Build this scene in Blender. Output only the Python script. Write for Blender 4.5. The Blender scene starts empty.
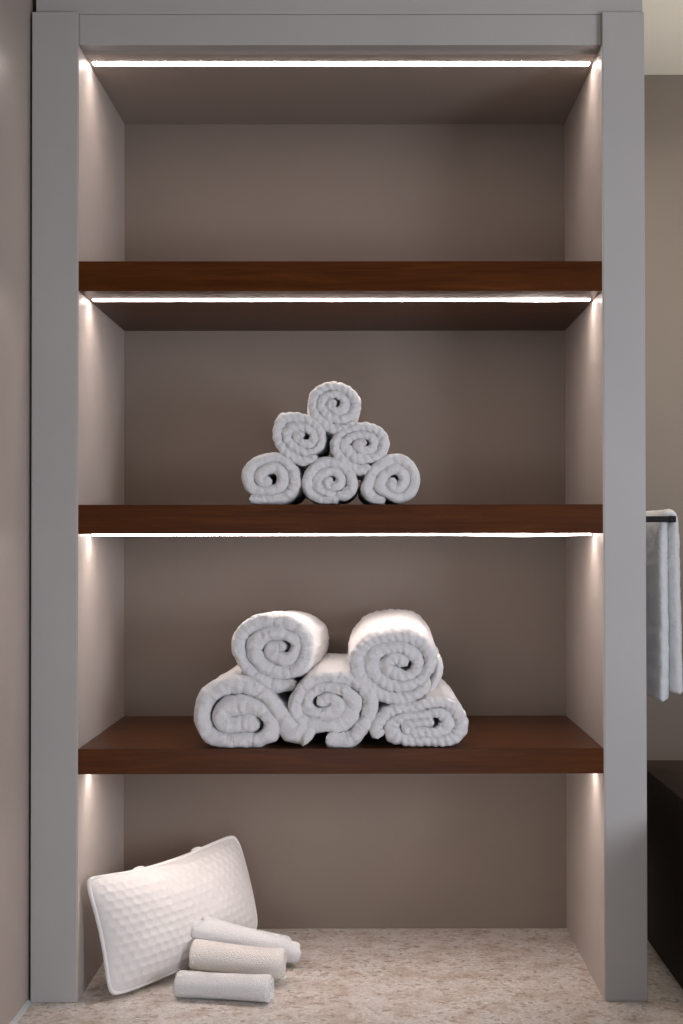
import bpy, bmesh, math, random
from mathutils import Vector, Matrix, noise
random.seed(4)
S = bpy.context.scene
COL = S.collection
PI = math.pi

# ------------------------------------------------------------------ camera
F = 1450.0
CX, CZ, CD = .49506, .78095, 2.47677
YAW, PIT, ROL, SX, SY = -.00361, .01282, -.00119, 30.879, 12.247
cy_, sy_, cp_, sp_ = math.cos(YAW), math.sin(YAW), math.cos(PIT), math.sin(PIT)
fw = Vector((-sy_*cp_, cy_*cp_, sp_)); r0 = Vector((cy_, sy_, 0)); u0 = r0.cross(fw)
cr_, sr_ = math.cos(ROL), math.sin(ROL)
rt = r0*cr_ + u0*sr_; up = u0*cr_ - r0*sr_
CAM = Vector((CX, -CD, CZ))
cd = bpy.data.cameras.new('camera'); co = bpy.data.objects.new('camera', cd); COL.objects.link(co)
m = Matrix((rt, up, -fw)).transposed().to_4x4(); m.translation = CAM
co.matrix_world = m
cd.sensor_fit = 'AUTO'; cd.sensor_width = 36; cd.lens = F/1024*36
cd.shift_x = -SX/1024; cd.shift_y = SY/1024
S.camera = co

def at(px, py, Y):
    """point of the plane y = Y seen at a pixel of the photograph"""
    d = fw + rt*((px-341.5-SX)/F) - up*((py-512-SY)/F)
    return CAM + d*((Y-CAM.y)/d.y)

# ------------------------------------------------------------------ dimensions
W, DEP, TOP, SOF = .9, .4696, 1.6923, 1.6343
OL, OR = .0784, .0718
SH = [(1.2125, 1.2635), (.797, .8465), (.3869, .4300)]   # underside, top of the three boards

# ------------------------------------------------------------------ materials
def mat(name):
    m = bpy.data.materials.new(name); m.use_nodes = True
    nt = m.node_tree; b = nt.nodes['Principled BSDF']
    return m, nt, b
def N(nt, t, **k):
    n = nt.nodes.new(t)
    for a, v in k.items():
        if a in n.inputs: n.inputs[a].default_value = v
        else: setattr(n, a, v)
    return n
def L(nt, a, b): nt.links.new(a, b)
def ramp(nt, stops):
    r = nt.nodes.new('ShaderNodeValToRGB'); e = r.color_ramp.elements
    while len(e) < len(stops): e.new(.5)
    for q, (p, c) in zip(e, stops): q.position = p; q.color = (*c, 1)
    return r
def lin(r, g, b):
    f = lambda v: (v/255/12.92) if v/255 <= .04045 else ((v/255+.055)/1.055)**2.4
    return (f(r), f(g), f(b))

def paint(name, c, rough=.5, var=.04, spec=.4):
    m, nt, b = mat(name)
    tc = N(nt, 'ShaderNodeTexCoord'); n = N(nt, 'ShaderNodeTexNoise', Scale=3.0, Detail=3.0)
    L(nt, tc.outputs['Object'], n.inputs['Vector'])
    r = ramp(nt, [(.3, tuple(v*(1-var) for v in c)), (.7, tuple(v*(1+var) for v in c))])
    L(nt, n.outputs['Fac'], r.inputs['Fac']); L(nt, r.outputs['Color'], b.inputs['Base Color'])
    b.inputs['Roughness'].default_value = rough; b.inputs['Specular IOR Level'].default_value = spec
    n2 = N(nt, 'ShaderNodeTexNoise', Scale=260.0, Detail=2.0); L(nt, tc.outputs['Object'], n2.inputs['Vector'])
    bp = N(nt, 'ShaderNodeBump', Strength=.08, Distance=.001); L(nt, n2.outputs['Fac'], bp.inputs['Height'])
    L(nt, bp.outputs['Normal'], b.inputs['Normal'])
    return m

def wood(name, dark, mid, light, rough=.30):
    m, nt, b = mat(name)
    tc = N(nt, 'ShaderNodeTexCoord'); mp = N(nt, 'ShaderNodeMapping'); mp.inputs['Scale'].default_value = (2.2, 26, 34)
    L(nt, tc.outputs['Object'], mp.inputs['Vector'])
    n = N(nt, 'ShaderNodeTexNoise', Scale=2.2, Detail=7.0, Roughness=.62, Distortion=.6); L(nt, mp.outputs['Vector'], n.inputs['Vector'])
    mp2 = N(nt, 'ShaderNodeMapping'); mp2.inputs['Scale'].default_value = (14, 260, 260); L(nt, tc.outputs['Object'], mp2.inputs['Vector'])
    n2 = N(nt, 'ShaderNodeTexNoise', Scale=1.0, Detail=3.0); L(nt, mp2.outputs['Vector'], n2.inputs['Vector'])
    mx = N(nt, 'ShaderNodeMath', operation='MULTIPLY_ADD'); mx.inputs[1].default_value = .35
    L(nt, n2.outputs['Fac'], mx.inputs[0]); L(nt, n.outputs['Fac'], mx.inputs[2])
    r = ramp(nt, [(.42, dark), (.66, mid), (.92, light)])
    L(nt, mx.outputs[0], r.inputs['Fac']); L(nt, r.outputs['Color'], b.inputs['Base Color'])
    b.inputs['Roughness'].default_value = rough; b.inputs['Specular IOR Level'].default_value = .12
    bp = N(nt, 'ShaderNodeBump', Strength=.15, Distance=.0006); L(nt, n2.outputs['Fac'], bp.inputs['Height']); L(nt, bp.outputs['Normal'], b.inputs['Normal'])
    return m

def terry(name, c, scale=330., dist=.0022, sheen=.25):
    m, nt, b = mat(name)
    tc = N(nt, 'ShaderNodeTexCoord')
    n = N(nt, 'ShaderNodeTexNoise', Scale=scale, Detail=2.0, Roughness=.7); L(nt, tc.outputs['Object'], n.inputs['Vector'])
    v = N(nt, 'ShaderNodeTexVoronoi', Scale=scale*1.5); L(nt, tc.outputs['Object'], v.inputs['Vector'])
    a = N(nt, 'ShaderNodeMath', operation='SUBTRACT'); L(nt, n.outputs['Fac'], a.inputs[0]); L(nt, v.outputs['Distance'], a.inputs[1])
    bp = N(nt, 'ShaderNodeBump', Strength=.55, Distance=dist); L(nt, a.outputs[0], bp.inputs['Height']); L(nt, bp.outputs['Normal'], b.inputs['Normal'])
    r = ramp(nt, [(.35, tuple(x*.93 for x in c)), (.65, c)]); L(nt, n.outputs['Fac'], r.inputs['Fac']); L(nt, r.outputs['Color'], b.inputs['Base Color'])
    b.inputs['Roughness'].default_value = .95; b.inputs['Specular IOR Level'].default_value = .1
    b.inputs['Sheen Weight'].default_value = sheen; b.inputs['Sheen Roughness'].default_value = .6
    return m

def stone(name):
    m, nt, b = mat(name)
    tc = N(nt, 'ShaderNodeTexCoord')
    wn = N(nt, 'ShaderNodeTexNoise', Scale=70.0, Detail=3.0); L(nt, tc.outputs['Object'], wn.inputs['Vector'])
    ws = N(nt, 'ShaderNodeVectorMath', operation='MULTIPLY_ADD'); ws.inputs[1].default_value = (.02, .02, .02)
    L(nt, wn.outputs['Color'], ws.inputs[0]); L(nt, tc.outputs['Object'], ws.inputs[2])
    def vor(sc):
        v = N(nt, 'ShaderNodeTexVoronoi', Scale=sc); L(nt, ws.outputs[0], v.inputs['Vector'])
        sp = N(nt, 'ShaderNodeSeparateColor'); L(nt, v.outputs['Color'], sp.inputs[0]); return sp
    a, c = vor(120.), vor(260.)
    r1 = ramp(nt, [(.0, (.54, .48, .43)), (.35, (.61, .57, .53)), (.7, (.67, .635, .60)), (1., (.76, .73, .70))])
    L(nt, c.outputs[0], r1.inputs['Fac'])
    r2 = ramp(nt, [(.0, (.55, .45, .38)), (.08, (.70, .62, .56)), (.2, (.93, .90, .87)), (.45, (1, 1, 1))])
    L(nt, a.outputs[0], r2.inputs['Fac'])
    n1 = N(nt, 'ShaderNodeTexNoise', Scale=17.0, Detail=4.0, Roughness=.6); L(nt, tc.outputs['Object'], n1.inputs['Vector'])
    r3 = ramp(nt, [(.36, (.80, .72, .66)), (.54, (1, 1, 1)), (.7, (1.0, 1.02, 1.04))]); L(nt, n1.outputs['Fac'], r3.inputs['Fac'])
    mA = N(nt, 'ShaderNodeMix', data_type='RGBA', blend_type='MULTIPLY'); mA.inputs[0].default_value = .9
    L(nt, r1.outputs['Color'], mA.inputs[6]); L(nt, r2.outputs['Color'], mA.inputs[7])
    mB = N(nt, 'ShaderNodeMix', data_type='RGBA', blend_type='MULTIPLY'); mB.inputs[0].default_value = .9
    L(nt, mA.outputs[2], mB.inputs[6]); L(nt, r3.outputs['Color'], mB.inputs[7])
    L(nt, mB.outputs[2], b.inputs['Base Color'])
    b.inputs['Roughness'].default_value = .4
    return m

def flat(name, c, rough=.5, metal=0.):
    m, nt, b = mat(name); b.inputs['Base Color'].default_value = (*c, 1)
    b.inputs['Roughness'].default_value = rough; b.inputs['Metallic'].default_value = metal
    b.inputs['Specular IOR Level'].default_value = .25
    return m
def glow(name, c, s):
    m, nt, b = mat(name); b.inputs['Base Color'].default_value = (.8, .8, .8, 1)
    b.inputs['Emission Color'].default_value = (*c, 1); b.inputs['Emission Strength'].default_value = s
    return m

M = dict(
    frame=paint('grey_lacquer', (.40, .385, .375), .42),
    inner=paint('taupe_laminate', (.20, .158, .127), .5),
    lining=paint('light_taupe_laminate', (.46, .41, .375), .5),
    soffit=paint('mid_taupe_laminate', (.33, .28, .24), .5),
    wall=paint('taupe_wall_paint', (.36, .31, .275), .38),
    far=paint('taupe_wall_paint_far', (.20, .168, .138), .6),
    cream=paint('cream_ceiling_paint', (.80, .77, .68), .8),
    wood=wood('stained_wood', (.047, .0118, .0015), (.070, .0190, .0028), (.102, .030, .0052)),
    dark=wood('dark_stained_wood', (.018, .010, .007), (.026, .015, .010), (.036, .021, .014), .55),
    towel=terry('white_terry', (.78, .775, .78)),
    cloth=terry('white_fine_terry', (.76, .755, .75), 360., .0026),
    cream_cloth=terry('cream_fine_terry', (.75, .71, .67), 360., .0026),
    waffle=terry('white_waffle', (.74, .72, .70), 600., .0007, .1),
    piping=terry('white_piping', (.78, .77, .76), 700., .0005, .1),
    stone=stone('speckled_stone'),
    black=flat('black_metal', (.003, .003, .0035), .6, .0),
    seal=flat('grey_sealant', (.45, .46, .46), .5),
    led=glow('led_diffuser', (1., .86, .80), 35.),
)

# ------------------------------------------------------------------ object helpers
def mesh_obj(name, bm, material, parent=None, smooth=False):
    me = bpy.data.meshes.new(name); bm.normal_update(); bm.to_mesh(me); bm.free()
    if smooth:
        for p in me.polygons: p.use_smooth = True
    me.materials.append(material)
    o = bpy.data.objects.new(name, me); COL.objects.link(o)
    if parent:
        o.parent = parent
        o.matrix_parent_inverse = Matrix.Translation(parent.location).inverted()
    return o
def empty(name, loc):
    o = bpy.data.objects.new(name, None); COL.objects.link(o); o.location = loc
    o.empty_display_size = .05
    return o
def tag(o, label, cat, group=None):
    o['label'] = label; o['category'] = cat
    if group: o['group'] = group
    return o
def struct(o): o['kind'] = 'structure'; return o
def box(bm, x0, x1, y0, y1, z0, z1, bev=0., seg=2):
    r = bmesh.ops.create_cube(bm, size=1)
    vs = r['verts']
    for v in vs:
        v.co = Vector(((x0+x1)/2+v.co.x*(x1-x0), (y0+y1)/2+v.co.y*(y1-y0), (z0+z1)/2+v.co.z*(z1-z0)))
    if bev:
        es = list({e for v in vs for e in v.link_edges})
        bmesh.ops.bevel(bm, geom=es, offset=bev, segments=seg, affect='EDGES', profile=.5)
    return bm
def bx(name, mt, parent, *a, bev=0., seg=2):
    return mesh_obj(name, box(bmesh.new(), *a, bev=bev, seg=seg), mt, parent)

# ------------------------------------------------------------------ setting
RX = 3.2; FY = -4.2; BY = 1.30; CEIL = 2.005
struct(bx('floor', M['stone'], None, -.30, RX, FY, BY+.1, -.05, 0))
struct(bx('ceiling', M['cream'], None, -.30, RX, FY, BY+.1, CEIL, CEIL+.05))
struct(bx('wall_left', M['wall'], None, -.30, -.0825, FY, BY+.1, 0, CEIL))
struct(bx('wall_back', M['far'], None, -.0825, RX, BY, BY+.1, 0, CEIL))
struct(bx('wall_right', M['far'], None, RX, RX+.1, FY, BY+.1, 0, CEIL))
# sealant bead where the left wall meets the stone
bm = bmesh.new()
prof = [(-.0825, .0), (-.0825, .0065), (-.0800, .0048), (-.0775, .0022), (-.0760, 0)]
rings = []
for y in (FY, -.0005):
    rings.append([bm.verts.new((x, y, z)) for x, z in prof])
for i in range(len(prof)-1): bm.faces.new((rings[0][i], rings[1][i], rings[1][i+1], rings[0][i+1]))
bm.faces.new(rings[0]); bm.faces.new(rings[1][::-1]); bm.faces.new((rings[0][0], rings[0][-1], rings[1][-1], rings[1][0]))
struct(mesh_obj('baseboard_left', bm, M['seal']))
# grey panel closing the space between unit and ceiling
struct(bx('trim_1', M['frame'], None, -.0745, W+OR-.0005, .0125, .46, TOP+.0008, CEIL, bev=.001))

# ------------------------------------------------------------------ shelving unit
unit = tag(empty('shelving_unit', (W/2, DEP/2, 0)), 'tall grey open shelving unit with three brown wooden shelves and lit strips', 'shelving unit')
bx('side_panel', M['frame'], unit, -OL, 0, 0, DEP+.018, 0, TOP, bev=.0012)
bx('side_panel', M['frame'], unit, W, W+OR, 0, DEP+.018, 0, TOP, bev=.0012)
bx('back_panel', M['inner'], unit, 0, W, DEP, DEP+.018, 0, TOP)
bx('header', M['frame'], unit, 0, W, .015, .046, at(340, 45, .015).z, TOP+.0008, bev=.001)
topp = bx('top_panel', M['soffit'], unit, 0, W, .046, DEP, SOF, SOF+.02)
for x0, x1 in ((0, .0016), (W-.0016, W)):   # interior laminate skins of the two sides
    bx('side_lining', M['lining'], unit, x0, x1, .0012, DEP, .0, SOF)
SY0, SY1 = .0855, .1050
def strip(name, parent, z, sag=None, h=.0012):
    """protruding light diffuser: low rounded profile swept along x"""
    bm = bmesh.new(); n = 60
    pr = [(SY0, 0), (SY0+.0006, -h*.6), (SY0+.003, -h), (SY1-.003, -h), (SY1-.0006, -h*.7), (SY1, 0)]
    prev = None
    for i in range(n+1):
        x = .009 + (W-.018)*i/n
        dz = sag(x) if sag else 0
        ring = [bm.verts.new((x, y, z + (q-dz if q < 0 else .0005))) for y, q in pr]
        if prev:
            for k in range(len(pr)-1): bm.faces.new((prev[k], prev[k+1], ring[k+1], ring[k]))
            bm.faces.new((prev[-1], prev[0], ring[0], ring[-1]))
        else: first = ring
        prev = ring
    bm.faces.new(first); bm.faces.new(prev[::-1])
    bmesh.ops.recalc_face_normals(bm, faces=bm.faces)
    return mesh_obj(name, bm, M['led'], parent)
def child_of(o, parent):
    o.parent = parent
strip('light_strip', topp, SOF)
sags = [lambda x: .0008*math.exp(-((x-.80)/.05)**2), lambda x: .0022*math.exp(-((x-.775)/.075)**2), None]
for (z0, z1), sg in zip(SH, sags):
    s = bx('shelf', M['wood'], unit, .0016, W-.0016, .0015, DEP, z0, z1, bev=.0005)
    strip('light_strip', s, z0, sg, .003 if sg is sags[1] else .0012)

# ------------------------------------------------------------------ cloth rolls
def catmull(pts, step):
    P = [Vector(p) for p in pts]
    P = [P[0]*2-P[1]] + P + [P[-1]*2-P[-2]]
    out = []
    for i in range(1, len(P)-2):
        a, b, c, d = P[i-1:i+3]
        for k in range(24):
            t = k/24
            out.append(.5*((2*b)+(c-a)*t+(2*a-5*b+4*c-d)*t*t+(3*b-3*c+d-a)*t**3))
    out.append(P[-2])
    # even spacing
    res = [out[0]]; acc = 0
    for p, q in zip(out, out[1:]):
        seg = (q-p).length
        while acc + seg >= step:
            p = p + (q-p)*((step-acc)/(q-p).length); seg = (q-p).length; acc = 0
            res.append(p.copy())
        acc += seg
    return res

def ribbon(path, th, y0, y1, seed=0, rope=.0, lam=.014, wob=.0015, endoff=None, nL=16, floor_z=None, shear=(0, 0), bulge=.0, rnd=.55, twist=1.0, step=.0022, pinch=.0, tail=(1., .05)):
    """thick folded cloth following a path in the x-z plane, swept from y0 to y1 with rounded folded edges"""
    path = list(path); e_ = Vector(path[-1])-Vector(path[-2])
    path.append(Vector(path[-1])+e_.normalized()*th*.3)
    pts = catmull(path, step); n = len(pts); L_ = (y1-y0)
    r = th/2; ry = th*rnd
    prof = []      # (offset across, y, edge weight, angle)
    nf = 11
    for k in range(nf+1):                      # front fold
        a = -PI/2 + PI*k/nf
        prof.append((r*math.sin(a), ry*(1-math.cos(a)), 1., a))
    for k in range(1, nL): prof.append((r, ry+(L_-2*ry)*k/nL, 0, 0))
    for k in range(nf+1):
        a = PI/2 - PI*k/nf
        prof.append((r*math.sin(a), L_-ry*(1-math.cos(a)), 1., a))
    for k in range(1, 6): prof.append((-r, L_-ry-(L_-2*ry)*k/6, 0, 0))
    pts = [p + Vector((noise.noise(Vector((i*step*38, seed*3.1, 5))), noise.noise(Vector((i*step*38, seed*3.1, 9)))))*wob*1.1 for i, p in enumerate(pts)]
    cen = sum(pts, Vector((0, 0)))/n
    # each turn swells until it meets its neighbours, as plush cloth does
    gap = int(th*1.45/step); sw = []
    for i in range(n):
        q = pts[min(i+2, n-1)]-pts[max(i-2, 0)]; q.normalize(); nx = Vector((-q.y, q.x))
        ho, hi = r, r
        for sg in (0, 1):
            best = 9.
            for j in range(0, n, 2):
                if abs(i-j) < gap: continue
                d = pts[j]-pts[i]; l = d.length
                if l < best and l < th*2.1 and d.dot(nx)*(1 if sg == 0 else -1) > l*.62: best = l
            if best < 9:
                h_ = min(max(best*.53, r*.7), r*1.75)
                if sg == 0: ho = h_
                else: hi = h_
        sw.append((ho/r, hi/r))
    for _ in range(6):
        sw = [tuple((sw[max(i-1, 0)][k]+sw[i][k]*2+sw[min(i+1, n-1)][k])/4 for k in (0, 1)) for i in range(n)]
    rnd_ = random.Random(seed*17+3); pn = []; s_ = rnd_.uniform(.004, .02)
    while pinch and s_ < n*step:
        pn.append((s_, rnd_.uniform(.5, 1.2), rnd_.uniform(-.004, .004), rnd_.uniform(.0016, .0032))); s_ += rnd_.uniform(.012, .038)
    bm = bmesh.new(); rings = []
    for i, p in enumerate(pts):
        q = pts[min(i+2, n-1)]-pts[max(i-2, 0)]; q.normalize()
        nx = Vector((-q.y, q.x)); s = i*step
        e0 = 1.; e = min(i, n-1-i)*step/(r*.9)
        if e < 1: e0 = math.sqrt(max(0., 1-(1-e)**2))*.96+.04
        if s < tail[1]: e0 *= 1+(tail[0]-1)*(.5+.5*math.cos(PI*s/tail[1]))
        off = (endoff(i/n) if endoff else 0)
        off += wob*1.6*noise.noise(Vector((s*22, seed*7.3, 1.7)))
        ring = []
        for (a, y, w, ang) in prof:
            # puckers of the folded edge
            ph = s/lam*2*PI + ang*twist*1.2
            g = (rope*(abs(math.sin(ph/2))**.6-.55) if w else 0)
            if w:
                for (ps, pa, pt, pw) in pn:
                    z_ = (s-ps-pt*ang)/pw
                    if -3 < z_ < 3: g -= pinch*pa*math.exp(-z_*z_)*math.cos(ang)**.5 if abs(ang) < 1.55 else 0
            fine = wob*noise.noise(Vector((s*60+seed*11, y*26, ang*1.2+a*60)))
            fine += wob*.7*noise.noise(Vector((s*150+seed*3, y*110, ang*2)))
            aa = a*e0*(1+(g+fine)/r)*(sw[i][0] if a > 0 else sw[i][1])
            yy = y0 + y
            if w:
                cs = math.cos(ang)
                yy += (off - (g+fine)*1.6*cs) * (1 if y < L_/2 else -1)
            yr = (yy-y0)/L_
            bl = 1 + bulge*math.sin(PI*min(max(yr, 0), 1))
            wv = Vector((noise.noise(Vector((seed, yr*1.7, s*3))), noise.noise(Vector((seed+9, yr*1.7, s*3)))))*wob*2.2
            c = cen + (p + nx*aa - cen)*bl + wv
            x = c.x + shear[0]*(yy-y0); z = c.y + shear[1]*(yy-y0)
            if floor_z is not None and z < floor_z+.0006: z = floor_z+.0006 + (z-floor_z)*.02 if z > floor_z-.01 else floor_z+.0004
            ring.append(bm.verts.new((x, yy, z)))
        rings.append(ring)
    m_ = len(prof)
    for A, B in zip(rings, rings[1:]):
        for k in range(m_): bm.faces.new((A[k], A[(k+1) % m_], B[(k+1) % m_], B[k]))
    bm.faces.new(rings[0]); bm.faces.new(rings[-1][::-1])
    bmesh.ops.recalc_face_normals(bm, faces=bm.faces)
    return bm

def crop_path(pts, ox, oy, sc, Y):
    res = []
    for x, y in pts:
        w = at(ox+x/sc, oy+y/sc, Y); res.append((w.x, w.z))
    return res

def rolled(name, crop, pts, th_px, Y, length, label, cat, group, material, floor_z=None, lift=0., xs=0., **k):
    ox, oy, sc = crop
    path = [(x+xs, z+lift) for x, z in crop_path(pts, ox, oy, sc, Y)]
    th = th_px/sc*(CD+Y)/F
    bm = ribbon(path, th, Y-th*.1, Y+length, floor_z=floor_z, **k)
    o = mesh_obj(name, bm, material, smooth=True)
    # origin at its base
    cs = [v.co for v in o.data.vertices]
    c = Vector((sum(v.x for v in cs)/len(cs), sum(v.y for v in cs)/len(cs), min(v.z for v in cs)))
    o.data.transform(Matrix.Translation(-c)); o.location = c
    return tag(o, label, cat, group)

Z4 = SH[2][1]; Z3 = SH[1][1]
BG = 'rolled bath towels on the lowest shelf'
rolled('rolled_bath_towel', (185, 660, 4.879),
       [(622,384),(552,352),(478,282),(415,200),(335,145),(240,122),(150,150),(98,215),(84,295),(112,362),(175,392),(260,392),(340,388),(398,350),(402,295),(365,240),(295,214),(215,220),(170,262),(172,308),(225,325),(290,312),(330,325)],
       82, .006, .37, 'white rolled bath towel at far left of lowest shelf, loose end draped to the right', 'towel', BG, M['towel'],
       floor_z=Z4, seed=1, tail=(1.55, .07), pinch=.0016, rope=.0006, lam=.022, wob=.0022, shear=(.02, 0), bulge=.03)
rolled('rolled_bath_towel', (280, 650, 6.505),
       [(300,568),(395,606),(470,590),(545,500),(590,400),(592,320),(545,250),(450,200),(340,182),(180,215),(95,320),(105,430),(200,497),(320,505),(430,468),(478,380),(445,285),(340,245),(235,262),(185,340),(220,405),(310,410),(378,368),(350,325),(300,318),(262,345)],
       80, .008, .36, 'white rolled bath towel in the middle of the three lying on the lowest shelf', 'towel', BG, M['towel'],
       floor_z=Z4, seed=2, pinch=.0018, tail=(1.45, .05), rope=.0006, lam=.02, wob=.0022, shear=(.02, .012), bulge=.03)
rolled('rolled_bath_towel', (360, 650, 5.94),
       [(108,528),(98,450),(165,375),(290,352),(410,330),(515,320),(592,390),(604,475),(540,537),(420,540),(300,538),(208,505),(190,445),(262,402),(380,385),(468,372),(522,425),(480,480),(390,488),(290,474),(275,445),(340,432),(425,430)],
       70, .008, .36, 'white rolled bath towel at far right of lowest shelf, flattened under another', 'towel', BG, M['towel'],
       floor_z=Z4, seed=3, pinch=.0006, rope=.0026, lam=.0125, wob=.0016, shear=(-.02, .03), bulge=.03, twist=1.6)
rolled('rolled_bath_towel', (220, 605, 5.94),
       [(445,462),(370,485),(285,470),(180,395),(112,290),(118,195),(195,118),(300,92),(420,112),(500,180),(515,280),(478,372),(400,408),(290,392),(208,330),(190,262),(228,200),(308,176),(400,195),(436,252),(408,315),(345,318),(298,278),(328,242),(372,244)],
       78, .03, .34, 'smooth-edged white rolled bath towel in the upper layer on the lowest shelf, left one', 'towel', BG, M['towel'],
       seed=4, pinch=.0018, rope=.0005, lam=.024, wob=.002, shear=(.055, -.032), bulge=.03)
rolled('rolled_bath_towel', (340, 605, 6.21),
       [(545,480),(475,550),(370,578),(250,552),(155,480),(106,390),(108,300),(185,228),(310,195),(440,200),(535,262),(560,360),(515,455),(430,502),(330,502),(238,452),(200,380),(216,305),(300,270),(415,278),(482,335),(470,410),(410,442),(340,432),(296,390),(312,345),(362,330),(402,365)],
       78, .012, .36, 'white rolled bath towel with rope-like edges in the upper layer on the lowest shelf', 'towel', BG, M['towel'],
       seed=5, pinch=.0006, rope=.0022, lam=.0125, wob=.0016, shear=(.0, .055), bulge=.05, twist=1.6)

tr_ = [o for o in COL.objects if o.name.startswith('rolled_bath_towel')][-1]
pts_ = [at(x, y, .10) for x, y in ((424, 700), (436, 682), (440, 668), (438, 658))]
mesh_obj('loose_corner', ribbon([(p.x, p.z) for p in pts_], .017, .10, .36, seed=8, rope=.0004, wob=.0016, step=.0022, rnd=1.2), M['towel'], tr_, smooth=True)

HG = 'rolled hand towels stacked in a pyramid'
K = dict(cat='towel', group=HG, material=M['towel'])
rolled('rolled_hand_towel', (235, 445, 9.757),
       [(135,528),(300,532),(450,524),(548,465),(585,370),(560,245),(470,150),(350,122),(215,165),(122,250),(118,355),(180,428),(300,448),(415,420),(468,340),(445,240),(375,205),(290,245),(242,318),(275,362),(335,345)],
       100, .012, .25, 'white rolled hand towel at bottom left of the pyramid, loose end flat beneath it', floor_z=Z3, seed=11, pinch=.0013, rope=.0004, lam=.02, wob=.0012, bulge=.02, shear=(.02, 0), **K)
rolled('rolled_hand_towel', (295, 450, 9.757),
       [(430,480),(250,472),(132,405),(110,310),(150,195),(260,118),(380,118),(500,182),(562,290),(548,395),(460,450),(340,445),(240,395),(222,310),(280,228),(380,218),(440,272),(420,335),(345,350),(312,312),(350,290)],
       92, .012, .25, 'white rolled hand towel at the bottom middle of the pyramid on the middle shelf', floor_z=Z3, seed=12, pinch=.0013, rope=.0008, lam=.024, wob=.0014, bulge=.02, **K)
rolled('rolled_hand_towel', (355, 445, 9.757),
       [(300,528),(175,520),(105,440),(128,330),(200,220),(300,145),(410,124),(520,172),(578,280),(582,390),(530,475),(430,508),(330,488),(256,425),(256,340),(335,262),(420,245),(478,300),(468,385),(405,425),(350,392),(372,335)],
       92, .012, .25, 'white rolled hand towel at the bottom right of the pyramid on the middle shelf', floor_z=Z3, seed=13, pinch=.0013, rope=.0005, lam=.022, wob=.0012, bulge=.02, shear=(-.02, 0), **K)
rolled('rolled_hand_towel', (268, 405, 10.67),
       [(520,545),(370,595),(215,525),(118,400),(98,265),(155,145),(280,128),(430,160),(545,240),(568,365),(525,465),(420,500),(290,450),(200,375),(200,290),(280,240),(400,250),(478,300),(480,395),(405,425),(325,370),(310,300),(375,315)],
       92, .014, .24, 'white rolled hand towel at the left of the second row of the pyramid', seed=14, pinch=.0009, rope=.0020, lam=.0125, wob=.0012, bulge=.02, shear=(.01, 0), twist=1.6, **K)
rolled('rolled_hand_towel', (325, 415, 9.757),
       [(450,500),(330,540),(200,470),(112,370),(108,260),(190,165),(330,122),(450,128),(548,190),(578,290),(530,385),(430,432),(320,425),(225,370),(175,290),(220,222),(325,190),(430,205),(475,270),(438,335),(355,330),(325,275),(385,265)],
       90, .014, .24, 'white rolled hand towel at the right of the second row of the pyramid', seed=15, pinch=.0009, rope=.0020, lam=.0125, wob=.0012, bulge=.02, shear=(-.01, 0), twist=1.6, **K)
rolled('rolled_hand_towel', (300, 375, 10.04),
       [(548,470),(430,538),(300,522),(195,445),(135,330),(150,205),(250,128),(370,118),(490,172),(562,270),(540,380),(460,445),(340,440),(245,378),(208,290),(250,212),(340,192),(436,232),(445,310),(390,362),(315,335),(295,275),(345,265)],
       95, .016, .24, 'single white rolled hand towel at the very top of the pyramid', seed=16, pinch=.0009, rope=.0020, lam=.0125, wob=.0012, bulge=.03, shear=(-.035, 0), twist=1.6, **K)

# ------------------------------------------------------------------ small rolled washcloths on the stone
def spiral(rad, turns, th, phase, sq=.94):
    pts = []
    n = int(turns*10)
    for i in range(n+1):
        t = i/n; a = phase + turns*2*PI*t
        r_ = (rad-th/2) - (rad-th/2-th*.35)*t
        pts.append((r_*math.cos(a), r_*math.sin(a)*sq))
    return pts
def washcloth(pl, pr, rad, label, material, seed, endoff=None, th=.0098, waist=.07, phase=-1.2):
    pl, pr = Vector(pl), Vector(pr); d = pr-pl; ln = d.length
    bm = ribbon(spiral(rad, (rad-th*.2)/th*.98, th, phase), th, 0, ln, seed=seed, rope=.0003, lam=.012, wob=.0009, endoff=endoff, nL=14, step=.0018)
    for v in bm.verts:
        yr = v.co.y/ln; f = 1-waist*math.sin(PI*min(max(yr, 0), 1)); v.co.x *= f; v.co.z *= f
    # local y runs from the right end to the left end
    ya = (pl-pr).normalized(); za = (Vector((0, 0, 1))-ya*ya.z).normalized(); xa = ya.cross(za)
    R = Matrix((xa, ya, za)).transposed().to_4x4()
    mid = (pl+pr)/2
    bmesh.ops.transform(bm, matrix=Matrix.Translation(pr)@R, verts=bm.verts)
    for v in bm.verts:
        if v.co.z < .0008: v.co.z = .0008
    o = mesh_obj('rolled_washcloth', bm, material, smooth=True)
    c = Vector((mid.x, mid.y, min(v.co.z for v in o.data.vertices)))
    o.data.transform(Matrix.Translation(-c)); o.location = c
    return tag(o, label, 'washcloth', 'rolled washcloths in front of the pillow')
washcloth(at(177, 985, .030), at(271, 990, .0), .0290, 'white rolled washcloth nearest the front edge of the stone', M['cloth'], 21)
washcloth(at(192, 955, .118), at(284, 965, .095), .0330, 'off-white rolled washcloth in the middle of the three beside the pillow', M['cream_cloth'], 22)
washcloth(at(200, 930, .155), at(287, 950, .205), .0300, 'white rolled washcloth propped on the pillow with inner layers poking out', M['cloth'], 23,
          endoff=lambda t: -.020*min(1, max(0, (t-.30)/.06)))

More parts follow.
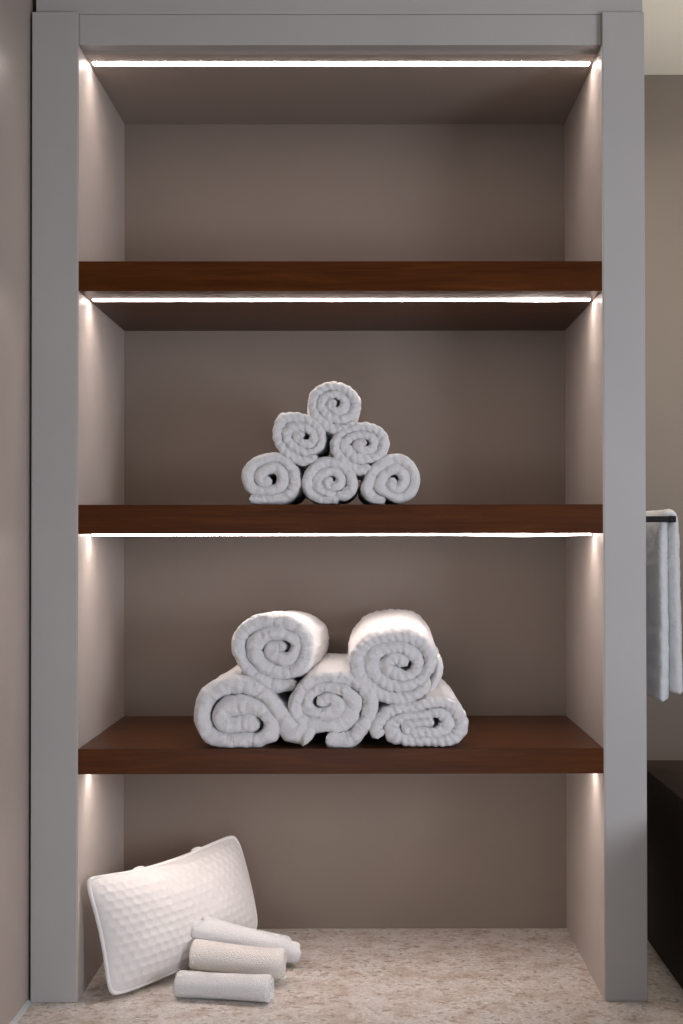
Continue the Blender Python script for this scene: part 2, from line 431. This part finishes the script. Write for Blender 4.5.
# ------------------------------------------------------------------ waffle pillow
pil = tag(empty('bath_pillow', at(170, 985, .12)), 'white waffle-weave pillow with piped edge leaning in the lower left corner', 'pillow')
pil.location.z = 0
TL, TR, BL, BR = at(84, 877, .026), at(235, 833, .380), at(109, 998, .004), at(258, 931, .310)
BL.z = max(BL.z, .006)
nrm = ((TR-BL).cross(TL-BR)).normalized()
if nrm.y > 0: nrm = -nrm
def pil_pt(u, v):
    """edge lines bow inwards between the corners"""
    p = BL*(1-u)*(1-v)+BR*u*(1-v)+TL*(1-u)*v+TR*u*v
    ex = (BR-BL).normalized(); ez = (TL-BL).normalized()
    bu = 4*u*(1-u); bv = 4*v*(1-v)
    p = p + ex*(.011*bv*(1-u) - (-.006)*bv*u) - ez*(.017*bu*v*(1.25-.5*u) + .004*bu*(1-v))
    return p
def corner(u, v):
    # rounded square parameterisation
    a, b = 2*u-1, 2*v-1
    k = .045
    return (a*(1-k*b**8*1.0)+1)/2, (b*(1-k*a**8*1.0)+1)/2
bm = bmesh.new(); nu, nv = 210, 140
def waffle(u, v):
    cu, cv = u*22+.5*(int(v*13) % 2), v*13
    du, dv = abs((cu % 1)-.5)*2, abs((cv % 1)-.5)*2
    return min(1, math.hypot(du, dv))**2.2
def build_face(sign, nu, nv, tex):
    g = []
    for j in range(nv+1):
        row = []
        for i in range(nu+1):
            u, v = i/nu, j/nv
            uu, vv = corner(u, v)
            p = pil_pt(uu, vv)
            f = (max(0, 1-abs(2*u-1)**2.6)*max(0, 1-abs(2*v-1)**2.4))**.62
            h = (.044 if sign > 0 else .032)*f
            edge = min(1, min(u, 1-u, v*1.0, 1-v)*18)
            if tex: h += (waffle(u, v)-.5)*.0017*edge + .0025*noise.noise(Vector((u*4, v*3, 2)))*edge
            q = p + nrm*h*sign
            q.z = max(q.z, .001)
            q.x = max(q.x, .003); q.y = min(q.y, DEP-.002)
            row.append(bm.verts.new(q))
        g.append(row)
    for j in range(nv):
        for i in range(nu):
            f4 = (g[j][i], g[j][i+1], g[j+1][i+1], g[j+1][i])
            bm.faces.new(f4 if sign > 0 else f4[::-1])
build_face(1, nu, nv, True); build_face(-1, nu, nv, False)
bmesh.ops.remove_doubles(bm, verts=bm.verts, dist=.00005)
bmesh.ops.recalc_face_normals(bm, faces=bm.faces)
mesh_obj('cushion', bm, M['waffle'], pil, smooth=True)
# piping all round
def tube(pts, r, closed=False, seg=10, wobf=None):
    bm = bmesh.new(); n = len(pts); rings = []; prevn = None
    for i, p in enumerate(pts):
        a = pts[(i-1) % n] if closed or i else pts[i]; b = pts[(i+1) % n] if closed or i < n-1 else pts[i]
        t = (b-a).normalized()
        q = prevn if prevn else (Vector((0, 0, 1)) if abs(t.z) < .9 else Vector((1, 0, 0)))
        q = (q-t*q.dot(t)).normalized(); prevn = q; w = t.cross(q)
        rings.append([bm.verts.new(p+(q*math.cos(k*2*PI/seg)+w*math.sin(k*2*PI/seg))*r) for k in range(seg)])
    m_ = n if closed else n-1
    for i in range(m_):
        A, B = rings[i], rings[(i+1) % n]
        # closest start for the closing seam
        sh = 0
        if closed and i == n-1: sh = min(range(seg), key=lambda s: (A[0].co-B[s].co).length)
        for k in range(seg): bm.faces.new((A[k], A[(k+1) % seg], B[(k+1+sh) % seg], B[(k+sh) % seg]))
    if not closed: bm.faces.new(rings[0][::-1]); bm.faces.new(rings[-1])
    bmesh.ops.recalc_face_normals(bm, faces=bm.faces)
    return bm
per = []
NP = 60
for k in range(NP): per.append(corner(k/NP, 0))
for k in range(NP): per.append(corner(1, k/NP))
for k in range(NP): per.append(corner(1-k/NP, 1))
for k in range(NP): per.append(corner(0, 1-k/NP))
pp = [pil_pt(u, v) for u, v in per]
for _ in range(3): pp = [(pp[i-1]+pp[i]*2+pp[(i+1) % len(pp)])/4 for i in range(len(pp))]
for q in pp: q.z = max(q.z, .0045); q.x = max(q.x, .006)
mesh_obj('piping', tube(pp, .0036, True), M['piping'], pil, smooth=True)
for u in (.33, .72):                                    # little tabs sewn into the top seam
    c = pil_pt(u, 1.0); ex = (TR-TL).normalized(); ez = (TL-BL).normalized()
    lp = [c + ex*(.013*math.cos(a)) + ez*(.0035*math.sin(a)+.001) - nrm*.004 for a in [PI*k/12 for k in range(13)]]
    mesh_obj('seam_tab', tube(lp, .0032), M['piping'], pil, smooth=True)

# ------------------------------------------------------------------ rail and hanging towel at the side of the unit
YR = .18
bp_ = at(672.3, 519.2, YR); bxx, bz = bp_.x, bp_.z
rail = tag(empty('towel_rail', (W+OR, YR+.13, bz)), 'black metal towel rail fixed to the outer side of the shelving unit', 'towel rail')
bx('bar', M['black'], rail, bxx-.006, bxx+.006, YR-.006, YR+.286, bz-.006, bz+.006, bev=.0012)
for y in (YR, YR+.28):
    bx('arm', M['black'], rail, W+OR+.004, bxx-.006, y-.0055, y+.0055, bz-.0055, bz+.0055, bev=.0008)
    bx('wall_plate', M['black'], rail, W+OR, W+OR+.005, y-.014, y+.014, bz-.014, bz+.014, bev=.001)
hang = [(662.5,702),(662.9,670),(662.9,640),(662.6,600),(662.2,570),(662.2,545),(663.2,528),(666.5,517),(671.2,513.6),(674.8,518),(676.0,532),(676.8,560),(677.6,600),(678.6,640),(679.6,670),(680.4,692)]
YT = YR+.012
hp = [(at(x, y, YT).x, at(x, y, YT).z) for x, y in hang]
o = mesh_obj('hanging_towel', ribbon(hp, .0185, YT, YT+.25, seed=31, rope=.0, lam=.02, wob=.0009, nL=30, step=.0028, rnd=1.4), M['towel'], smooth=True)
c = Vector((hp[8][0], YT+.118, hp[0][1])); o.data.transform(Matrix.Translation(-c)); o.location = c
tag(o, 'white terry towel hanging folded over the black rail right of the shelving unit', 'towel')

# dark base cabinet in the space beyond the unit
c1 = at(683, 994, .04); xk = 1.045
cab = tag(empty('base_cabinet', (xk+.3, 0, 0)), 'low dark brown wooden cabinet standing at the right edge behind the grey post', 'cabinet')
bx('carcass', M['dark'], cab, xk, xk+.6, -.50, .50, 0, .318, bev=.001)
bx('worktop', M['dark'], cab, xk-.002, xk+.6, -.505, .505, .318, .334, bev=.0015)
for k in range(2): bx('door', M['dark'], cab, xk+.004+k*.298, xk+.296+k*.298, -.518, -.50, .02, .31, bev=.0015)

# ------------------------------------------------------------------ light
w = bpy.data.worlds.new('world'); S.world = w; w.use_nodes = True
bg = w.node_tree.nodes['Background']; bg.inputs['Color'].default_value = (.84, .89, 1.0, 1); bg.inputs['Strength'].default_value = .34
def area(name, loc, target, sx, sy, power, color):
    l = bpy.data.lights.new(name, 'AREA'); l.shape = 'RECTANGLE'; l.size = sx; l.size_y = sy; l.energy = power; l.color = color
    o = bpy.data.objects.new(name, l); COL.objects.link(o); o.location = loc
    o.rotation_euler = (Vector(target)-Vector(loc)).to_track_quat('-Z', 'Y').to_euler()
    return o
area('window_daylight', (2.05, -1.9, .82), (.45, 0, .45), .55, .55, 24, (.84, .88, 1.0))
area('low_fill', (.35, -2.9, .30), (.35, 0, .05), 1.2, .45, 11, (.88, .92, 1.0))  # added broad fill, not a real window; lifts the lower posts and floor
area('overhead_fill', (1.02, .62, 1.95), (1.06, .46, .8), .12, .30, 7.5, (1, .87, .76))  # added warm light, fixture unseen; brightens the far wall and hanging towel
area('ceiling_fill', (1.75, .35, .95), (1.35, .8, 2.0), .3, .3, 7.0, (1, .95, .89))  # added upward light without a fixture, to brighten the cream ceiling
S.view_settings.view_transform = 'Standard'; S.view_settings.look = 'None'
S.view_settings.exposure = 0; S.view_settings.gamma = 1
S.view_settings.use_curve_mapping = False
